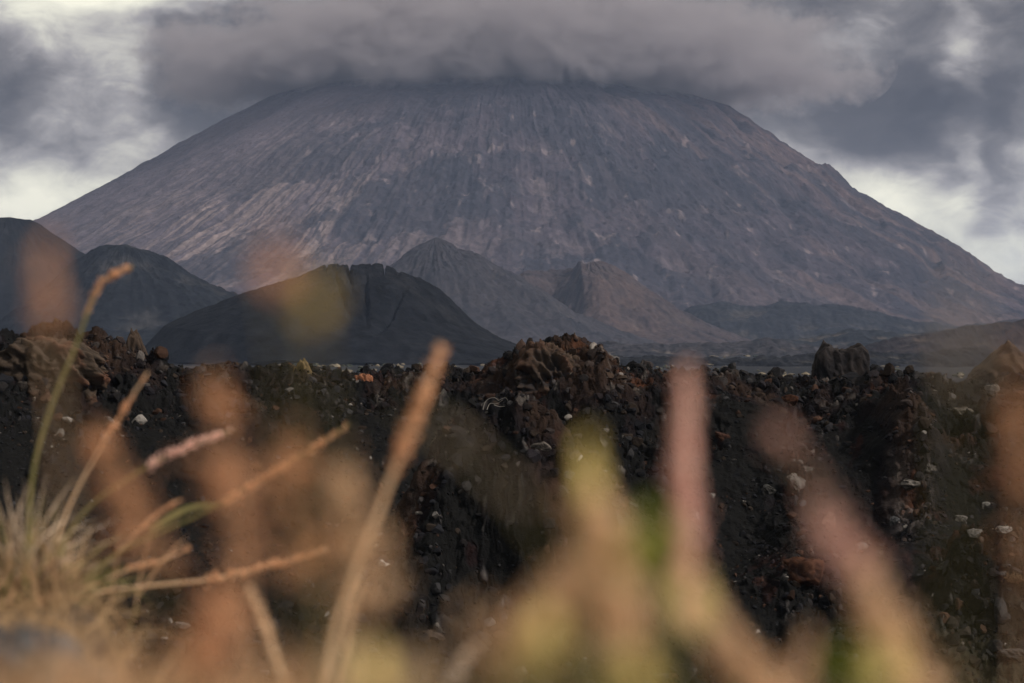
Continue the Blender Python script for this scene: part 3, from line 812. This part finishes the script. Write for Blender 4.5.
def join(parts):
    Vs, Fs, o = [], [], 0
    for V, F in parts:
        Vs.append(V); Fs.append(F + o); o += len(V)
    return np.concatenate(Vs), np.concatenate(Fs)
def part(name, VF, mat, parent, org):
    me = mesh_from(name, VF[0] - org, VF[1])
    o = bpy.data.objects.new(name, me); col.objects.link(o); me.materials.append(mat); o.parent = parent
    return o

def stalk(pts, d, label, head=(.55, 1.0), rad=.004, n=160, ln=.006, wd=.0012, mh=None, ms=None, r0=.0011, seed=1, spread=.5,
          cat='grass', name='grass_stalk', group=None, leaves=(), root_dx=0.0, parent=None, org=None, lm=None):
    """a flowering grass stalk: pts are along the stem from low to high at distance d"""
    P = [P3(a, b, d if len(q) == 0 else q[0]) for a, b, *q in pts]
    if parent is None:
        x0 = P[0][0] + root_dx; y0 = P[0][1]
        zg = zground(x0, y0)
        if P[0][2] > zg + .01:
            k = P[0][2] - zg
            P = [np.array([x0, y0, zg]), np.array([x0 + (P[0][0] - x0) * .6, y0, zg + k * .55])] + P
        org = P[0].copy()
        root = empty(name, tuple(org), label, cat, group)
    path = smooth_path(P, 40)
    L = len(path)
    seg = np.concatenate([[0], np.cumsum(np.linalg.norm(np.diff(path, axis=0), axis=1))]); seg /= seg[-1]
    # head position is given as a fraction of the listed points, counted from the top
    i0 = int(np.argmin(np.linalg.norm(path - P3(*head[0][:2], d), axis=1))) if isinstance(head[0], tuple) else int(head[0] * (L - 1))
    i0 = min(i0, L - 3)
    if parent is None:
        st = part('stem', tube(path, r0, r0 * .55), ms or P_straw, root, org)
        if n: part('seed_head', spikelets(path[i0:], rad, n, ln, wd, seed, spread), mh or P_orange, root, org)
        for k, (pp, w0) in enumerate(leaves):
            part('leaf', blade(smooth_path([P3(a, b, d) for a, b in pp], 10), w0), lm or P_straw, root, org)
        return root
    st = part('flower_stalk', tube(path, r0, r0 * .55), ms or P_straw, parent, org)
    if n: part('seed_head', spikelets(path[i0:], rad, n, ln, wd, seed, spread), mh or P_orange, st, np.zeros(3) + org)
    return st

# --- the tuft at the left edge, four and a half metres away
TD = 5.5
torg = P3(30, 606, TD); torg[2] = zground(torg[0], torg[1])
tuft = empty('grass_tuft', tuple(torg), 'pale dry grass tuft with long pinkish flower stalks growing at the left edge', 'grass tuft')
def tuft_blades(n, spreadx, lo, hi, base_y, mat, nm, seed, w0=.0024, dead=False):
    g = np.random.default_rng(seed); out = []
    for k in range(n):
        bx = 28 + g.normal() * spreadx; by = base_y + g.normal() * 12; dd = TD + g.normal() * .10
        a = g.normal() * .62 + (.12 if not dead else 0); l = g.uniform(lo, hi)
        b = P3(bx, by, dd)
        m_ = P3(bx + math.sin(a) * l * .55, by - math.cos(a) * l * .55, dd + g.normal() * .05)
        a2 = a * 1.5 + g.normal() * .15
        e = P3(bx + math.sin(a) * l * .55 + math.sin(a2) * l * .45, by - math.cos(a) * l * .55 - math.cos(a2) * l * .45, dd + g.normal() * .1)
        out.append(blade(smooth_path([b, m_, e], 8), w0 * g.uniform(.6, 1.3)))
    part(nm, join(out), mat, tuft, torg)
P_old = plant_mat('old_straw', (.36, .22, .11), (.60, .40, .22))
P_blond = plant_mat('blond_blade', (.50, .34, .22), (.78, .62, .48))
P_dead = plant_mat('dead_leaf', (.10, .06, .035), (.22, .14, .08))
tuft_blades(40, 17, 60, 120, 590, P_blond, 'blades', 41)
tuft_blades(44, 26, 50, 100, 606, P_old, 'blades', 42)
tuft_blades(260, 22, 30, 95, 618, P_dead, 'dead_blades', 43, .003)
tuft_blades(45, 20, 80, 130, 610, P_olive, 'green_blades', 44, .0026)
tk = dict(parent=tuft, org=torg)
tuft_blades(60, 40, 35, 90, 612, P_orange, 'rusty_blades', 45, .0018)
tuft_blades(60, 36, 30, 80, 620, P_olive, 'low_blades', 46, .0026)
stalk([(26, 590), (32, 480), (50, 410), (74, 350), (96, 292), (116, 273), (133, 267)], TD, '', ((84, 322), 1), .011, 200, .012, .0022, P_orange, P_olive, .0052, 51, **tk)
stalk([(40, 590), (70, 505), (108, 435), (148, 372)], TD, '', ((100, 446), 1), .009, 150, .011, .0018, P_orange, P_straw, .0030, 52, **tk)
stalk([(44, 590), (80, 517), (138, 472), (190, 446), (234, 430)], TD, '', ((150, 466), 1), .013, 260, .013, .0024, P_pink, P_olive, .0042, 53, **tk)
stalk([(60, 600), (120, 552), (205, 512), (285, 465), (350, 424)], TD, '', ((225, 500), 1), .014, 320, .013, .0024, P_orange, P_olive, .0042, 54, **tk)
stalk([(50, 600), (120, 589), (205, 580), (270, 566), (330, 549)], TD, '', ((205, 580), 1), .014, 280, .014, .0022, P_orange, P_straw, .0036, 55, **tk)
stalk([(60, 600), (128, 570), (158, 562), (188, 548)], TD, '', ((130, 570), 1), .005, 120, .011, .0018, P_orange, P_straw, .0026, 56, **tk)
stalk([(60, 605), (110, 560), (150, 520), (180, 500)], TD, '', ((130, 540), 1), .005, 120, .011, .0018, P_orange, P_straw, .0026, 57, **tk)
part('leaf', blade(smooth_path([P3(150, 530, TD), P3(190, 508, TD), P3(236, 504, TD)], 10), .009), P_olive, tuft, torg)
# litter of fallen stems round the tuft
def litter():
    g = np.random.default_rng(71); out = []
    for k in range(520):
        r_ = g.uniform(3.0, 5.5); px = g.uniform(-60, 190)
        a = math.atan((px - CX) * S); x, y = math.sin(a) * r_, math.cos(a) * r_; z = zground(x, y)
        d = np.array([g.normal(), g.normal() * .4, abs(g.normal()) * .55]); d /= np.linalg.norm(d); l = g.uniform(.05, .16)
        b = np.array([x, y, z]); out.append(blade(smooth_path([b, b + d * l * .5 + np.array([0, 0, .012]), b + d * l], 6), g.uniform(.001, .0024)))
    V, F = join(out); me = mesh_from('fallen_grass', V, F); link('fallen_grass', me, P_old, kind='stuff', label='fallen straw lying between the stones at the left edge', cat='grass')
litter()

# --- single stalks farther right, out of focus
stalk([(322, 690), (338, 620), (368, 540), (400, 455), (428, 385), (441, 345)], 2.7, 'long bent straw stalk crossing the black scree, its rusty head below the black cone', ((392, 480), 1), .010, 300, .012, .0017, P_orange, P_straw, .0042, 61)
stalk([(335, 700), (345, 650), (352, 610), (362, 580)], 3.0, 'short straw stalk crossing the foot of the long bent stalk', (.6, 1), .004, 90, .01, .0014, P_straw, P_straw, .003, 62)
stalk([(282, 700), (274, 655), (262, 618), (250, 587)], 3.0, 'short blunt tan stalk leaning left between the tuft and the long bent stalk', (.35, 1), .0045, 170, .010, .0020, P_straw, P_straw, .0046, 63)

# --- very near plumes, thrown far out of focus
PL = [  # pts low to high, d, head start, radius, n, colour, label
    ([(70, 620), (58, 420), (50, 330), (48, 245)], .95, (52, 330), .008, 55, P_orange, 'faint orange plume highest at the left, over the dark slate hill'),
    ([(300, 640), (285, 420), (272, 300), (272, 235)], .80, (273, 290), .006, 45, P_orange, 'faint orange plume tip at the left foot of the volcano, before the pale sand'),
    ([(330, 640), (325, 420), (316, 340), (308, 280)], .75, (316, 335), .006, 42, P_yellow, 'faint yellowish plume tip in front of the black cone'),
    ([(255, 700), (245, 580), (232, 470), (208, 365)], 1.2, (238, 540), .026, 190, P_orange, 'airy orange plume right of the pinkish stalk of the tuft'),
    ([(190, 700), (170, 600), (128, 500), (92, 425)], 1.3, (150, 570), .024, 190, P_orange, 'airy orange brown plume just right of the green stalk of the tuft'),
    ([(330, 700), (318, 600), (300, 520), (290, 425)], 1.1, (308, 570), .026, 170, P_orange, 'airy orange plume left of the long bent stalk'),
    ([(390, 700), (370, 620), (350, 540), (335, 455)], 1.1, (362, 610), .025, 180, P_straw, 'airy tan plume directly behind the middle of the long bent stalk'),
    ([(180, 720), (205, 650), (228, 600), (255, 545)], 1.2, (195, 680), .026, 280, P_orange, 'low orange plume between the tuft and the short blunt stalk'),
    ([(696, 720), (686, 580), (684, 470), (688, 366)], 1.45, (685, 620), .013, 1250, P_pink, 'tall pink plume standing upright right of the middle'),
    ([(640, 700), (616, 620), (600, 540), (590, 478)], 1.05, (622, 650), .021, 980, P_straw, 'tall tan plume in the lower middle, left of the pink one'),
    ([(585, 690), (592, 600), (590, 520), (584, 440)], 1.2, (592, 580), .0085, 95, P_yellow, 'narrow yellowish plume rising out of the tall tan one'),
    ([(500, 700), (530, 640), (565, 590), (600, 545)], 1.05, (508, 680), .021, 720, P_straw, 'tan plume leaning right into the tall tan one'),
    ([(935, 740), (905, 670), (880, 615), (860, 560)], 1.1, (920, 710), .018, 640, P_straw, 'tan plume leaning left at the lower right'),
    ([(900, 660), (850, 555), (812, 485), (775, 425)], 1.0, (870, 600), .014, 110, P_pink, 'faint long pinkish plume leaning left above the lower right tan one'),
    ([(790, 740), (760, 690), (725, 635), (690, 590)], 1.1, (775, 712), .016, 330, P_straw, 'tan plume leaning left between the pink one and the lower right'),
    ([(1022, 700), (1026, 560), (1022, 430), (1018, 345)], .95, (1024, 560), .014, 60, P_orange, 'orange brown plume along the right edge'),
    ([(560, 620), (530, 520), (470, 450), (400, 400)], .75, (530, 520), .003, 10, P_pale, 'faint pale stalk slanting left over the smooth scree in the middle'),
    ([(955, 500), (958, 400), (960, 330), (962, 240)], .60, (957, 380), .003, 14, P_pale, 'faint pale stalk before the brown hill at the right'),
    ([(780, 740), (792, 700), (803, 665), (812, 630)], 1.1, (786, 715), .008, 90, P_straw, 'short tan plume tip low on the black scree right of the middle'),
    ([(440, 720), (448, 690), (462, 660), (482, 640)], 2.2, (448, 690), .006, 120, P_pale, 'short pale stub of grass at the bottom left of the near hump'),
]
for i, (pts, d, hs, rad, n, mt, lb) in enumerate(PL):
    stalk(pts, d, lb, (hs, 1), rad, n, .0045 + d * .001, .0011, mt, P_olive if i % 3 else P_straw, .0007, 500 + i, .45, name='plume_grass', cat='plume grass')

# --- leafy herbs with green and yellow leaves
def herb(px, py, d, label, leaves, seed, mats):
    g = np.random.default_rng(seed)
    b = P3(px, 720, d); zg = zground(b[0], b[1]); org = np.array([b[0], b[1], zg])
    root = empty('leafy_herb', tuple(org), label, 'herb')
    top = P3(px, py, d)
    path = smooth_path([org, (org + top) / 2 + np.array([.01, 0, 0]), top], 20)
    part('stem', tube(path, .0016, .0009), P_olive, root, org)
    for k, (lx, ly, sz, mi) in enumerate(leaves):
        q = P3(lx + g.normal() * 4, ly + 24, d + g.normal() * .02); t = P3(lx, ly, d + g.normal() * .02)
        part('leaf_stalk', tube(smooth_path([path[int(len(path) * .6)], (path[int(len(path) * .8)] + q) / 2, q], 8), .0007, .0005), P_olive, root, org)
        e = P3(lx - g.normal() * 6, ly - 26, d + g.normal() * .02)
        part('leaf', blade(smooth_path([q, t, e], 10), sz), mats[mi], root, org)
herb(652, 540, .75, 'herb with a broad green leaf between the tall tan and the pink plume', [(650, 532, .0085, 0), (658, 548, .0095, 0), (642, 556, .0075, 0), (690, 600, .005, 1)], 81, [P_green, P_yellow])
herb(592, 450, .95, 'herb with yellow green tip above the tall tan plume', [(586, 455, .0040, 0), (592, 475, .0036, 0)], 82, [P_yellow, P_straw])
herb(895, 640, .80, 'herb with yellow green leaves at the foot of the lower right tan plume', [(888, 662, .006, 1), (848, 665, .007, 0)], 83, [P_green, P_yellow])
herb(545, 660, .80, 'olive leaved herb in the bottom middle', [(520, 665, .008, 0), (545, 632, .006, 1), (600, 675, .009, 0), (640, 670, .007, 1)], 84, [P_olive, P_yellow])
herb(395, 670, .85, 'yellow leaved herb at the bottom left of the middle', [(372, 668, .006, 0), (412, 672, .006, 1), (350, 668, .007, 1)], 85, [P_yellow, P_straw])

# --- uncountable short dry grass on the brink in front of the lens
def dry_grass():
    g = np.random.default_rng(91)
    for nm, mt, n, px0, px1, y0, y1, sd in (('dry_grass', P_old, 900, -120, 470, 640, 750, 1), ('dry_grass', P_orange, 420, -60, 360, 605, 740, 2), ('dry_grass', P_olive, 240, 380, 760, 655, 770, 3), ('dry_grass', P_old, 220, 480, 1150, 668, 790, 4)):
        out = []
        for k in range(n):
            d = g.uniform(.75, 2.3); tx = g.uniform(px0, px1); ty = y0 + (y1 - y0) * g.random() ** .8
            t = P3(tx, ty, d); b = np.array([t[0] + g.normal() * .05, d + g.normal() * .05, 0]); b[2] = zground(b[0], b[1])
            if t[2] < b[2] + .02: continue
            mdl = (t + b) / 2 + np.array([g.normal() * .02, 0, .02])
            out.append(blade(smooth_path([b, mdl, t], 6), g.uniform(.0012, .0028)))
        V, F = join(out)
        me = mesh_from(nm, V, F); link(nm, me, mt, kind='stuff', label={1: 'straw coloured grass', 2: 'orange dry grass', 3: 'olive grass', 4: 'sparse straw grass'}[sd] + ' on the near brink along the bottom of the view', cat='grass')
dry_grass()

# --- stones beside the tuft
def near_stone(px, pyf, d, wpx, hpx, label, base, top, seed, prof=None):
    b = P3(px, pyf, d); zg = zground(b[0], b[1]); sx = wpx * S * d / 2
    hz = (b[2] - zg) + hpx * S * d
    Pn, F, (q, q2, rd) = rock_geo((sx, sx * .8, hz / 1.7), seed, 5, prof, .25, .30, .12)
    C = np.zeros((len(Pn), 3)); C[:] = base; C = mixc(C, top, ss(-.1, .35, q2 + q * .6))
    me = mesh_from('stone', Pn, F, np.clip(C * (1 + .5 * q2)[:, None], .01, .6))
    link('stone', me, M_near, None, (b[0], b[1], zg + hz * .42), None, label, 'stone')
near_stone(22, 668, 2.9, 150, 38, 'blue grey flat stone below the grass tuft at the left edge', (.022, .024, .028), (.06, .06, .062), 951)
near_stone(60, 690, 2.2, 190, 30, 'brown speckled stone in the bottom left corner in front of the blue grey one', (.10, .062, .038), (.20, .14, .09), 952)

# --- small shrub and driftwood like twigs on the lava
def shrub(px, py, label, mat, size, seed, n=60, cat='shrub', name='dry_shrub'):
    x, y, z = hit(px, py); org = np.array([x, y, z]); g = np.random.default_rng(seed)
    root = empty(name, (x, y, z), label, cat)
    tw = []; lf = []
    for k in range(n):
        d = np.array([g.normal(), g.normal() * .7, abs(g.normal()) + .35]); d /= np.linalg.norm(d); l = size * g.uniform(.5, 1)
        p = smooth_path([org, org + d * l * .5 + g.normal(size=3) * size * .06, org + d * l], 6)
        tw.append(tube(p, size * .022, size * .008, 4)); lf.append(spikelets(p[2:], size * .07, 14, size * .16, size * .03, seed + k, .6, False))
    part('twigs', join(tw), P_dead, root, org); part('foliage', join(lf), mat, root, org)
shrub(38, 389, 'small pale pinkish shrub on the lava below the flat topped outcrop', P_pink, .28, 971, 26)
shrub(258, 470, 'brown dry shrub on the slope under the yellow brown spire', P_dead, .5, 972, 40)
shrub(1015, 585, 'olive brown shrub on the near hump at the right edge', P_dead, .6, 973, 50)
P_bone = plant_mat('bleached_wood', (.12, .11, .10), (.20, .185, .17), .0)
def white_wood():
    x, y, z = hit(493, 412); k = S * y; g = np.random.default_rng(981)
    org = np.array([x, y, z]); root = empty('dead_branch', (x, y, z), 'bleached white arching dead branch on the lava left of the craggy middle outcrop', 'dead branch')
    def q(a, b, dy=0): return np.array([(a - CX) * k, y - .15 + dy, z + (412 - b) * k])
    for pts, r_ in (([(483, 411), (485, 404), (489, 400), (495, 399), (499, 402)], .022), ([(487, 411), (490, 405), (497, 405), (503, 401)], .016), ([(494, 406), (500, 408), (509, 407)], .014), ([(500, 420), (503, 426), (506, 427), (512, 434)], .020), ([(498, 402), (505, 399), (508, 402)], .013)):
        part('limb', tube(smooth_path([q(a, b, g.normal() * .08) for a, b in pts], 14), r_, r_ * .4), P_bone, root, org)
white_wood()

# ------------------------------------------------------------------ summit cloud and haze
HT = 566.0
def volume_mat(name):
    m = bpy.data.materials.new(name); m.use_nodes = True
    return m, NT(m.node_tree)
def cap_cloud():
    import bmesh
    bm = bmesh.new(); bmesh.ops.create_icosphere(bm, subdivisions=4, radius=1)
    for v in bm.verts:
        v.co.x *= 1020; v.co.y *= 800; v.co.z *= 260
        v.co.z = max(v.co.z, -110)
    me = bpy.data.meshes.new('cloud'); bm.to_mesh(me); bm.free()
    m, t = volume_mat('cloud_vapour')
    tcn = t.new('ShaderNodeTexCoord'); v = tcn.outputs['Object']
    s = t.new('ShaderNodeSeparateXYZ'); t.l.new(v, s.inputs[0])
    n = t.noise(t.mapv(v, (1, 1, 1.9)), .0060, 6, .62, .5)
    n2_ = t.noise(v, .02, 3, .6, .2)
    ex = t.m('POWER', t.m('DIVIDE', t.m('ABSOLUTE', s.outputs[0]), 1000), 2.0)
    ey = t.m('POWER', t.m('DIVIDE', t.m('ABSOLUTE', s.outputs[1]), 780), 2.0)
    ez = t.m('POWER', t.m('DIVIDE', t.m('ABSOLUTE', s.outputs[2]), 250), 2.0)
    q = t.m('SUBTRACT', 1.0, t.m('ADD', t.m('ADD', ex, ey), ez))
    nb = t.noise(t.mapv(v, (1, 1, .35)), .011, 5, .65, .8)
    low = t.m('DIVIDE', t.m('ADD', t.m('ADD', s.outputs[2], 84), t.m('MULTIPLY', t.m('SUBTRACT', nb, .5), 240)), 50)              # thin at the base
    q = t.m('MINIMUM', q, t.m('MULTIPLY', low, 1.0))
    d = t.m('ADD', q, t.m('MULTIPLY', t.m('SUBTRACT', n, .5), 1.7))
    d = t.m('ADD', d, t.m('MULTIPLY', t.m('SUBTRACT', n2_, .5), 1.0))
    d = t.m('MULTIPLY', t.m('MAXIMUM', t.m('SUBTRACT', d, .22), 0.0), .030)
    # nothing at the very skin
    d = t.m('MULTIPLY', d, t.m('MULTIPLY', t.m('MINIMUM', t.m('MAXIMUM', t.m('DIVIDE', t.m('ADD', s.outputs[2], 109), 30), 0.0), 1.0), t.m('GREATER_THAN', t.m('SUBTRACT', 1.0, t.m('ADD', t.m('ADD', ex, ey), ez)), .02)))
    pv = t.new('ShaderNodeVolumePrincipled'); pv.inputs['Color'].default_value = (.47, .44, .475, 1)
    pv.inputs['Anisotropy'].default_value = .2
    t.l.new(d, pv.inputs['Density'])
    o = t.new('ShaderNodeOutputMaterial'); t.l.new(pv.outputs[0], o.inputs['Volume'])
    link('cloud', me, m, None, (-30, VD + 60, HT + 112), 'stuff', 'grey cloud cap hiding the summit of the volcano', 'cloud')
cap_cloud()

def haze():
    import bmesh
    bm = bmesh.new(); bmesh.ops.create_cube(bm, size=1)
    for v in bm.verts:
        v.co.x *= 30000; v.co.y = -800 if v.co.y < 0 else 16000
        v.co.z = -48 if v.co.z < 0 else HT
    me = bpy.data.meshes.new('haze'); bm.to_mesh(me); bm.free()
    m, t = volume_mat('haze_air')
    pv = t.new('ShaderNodeVolumePrincipled'); pv.inputs['Color'].default_value = (.52, .66, 1.0, 1)
    pv.inputs['Density'].default_value = 3.9e-5; pv.inputs['Anisotropy'].default_value = .3
    o = t.new('ShaderNodeOutputMaterial'); t.l.new(pv.outputs[0], o.inputs['Volume'])
    link('haze', me, m, None, (0, 0, 0), 'stuff', 'thin blue grey haze filling the air over the plain', 'haze')
haze()
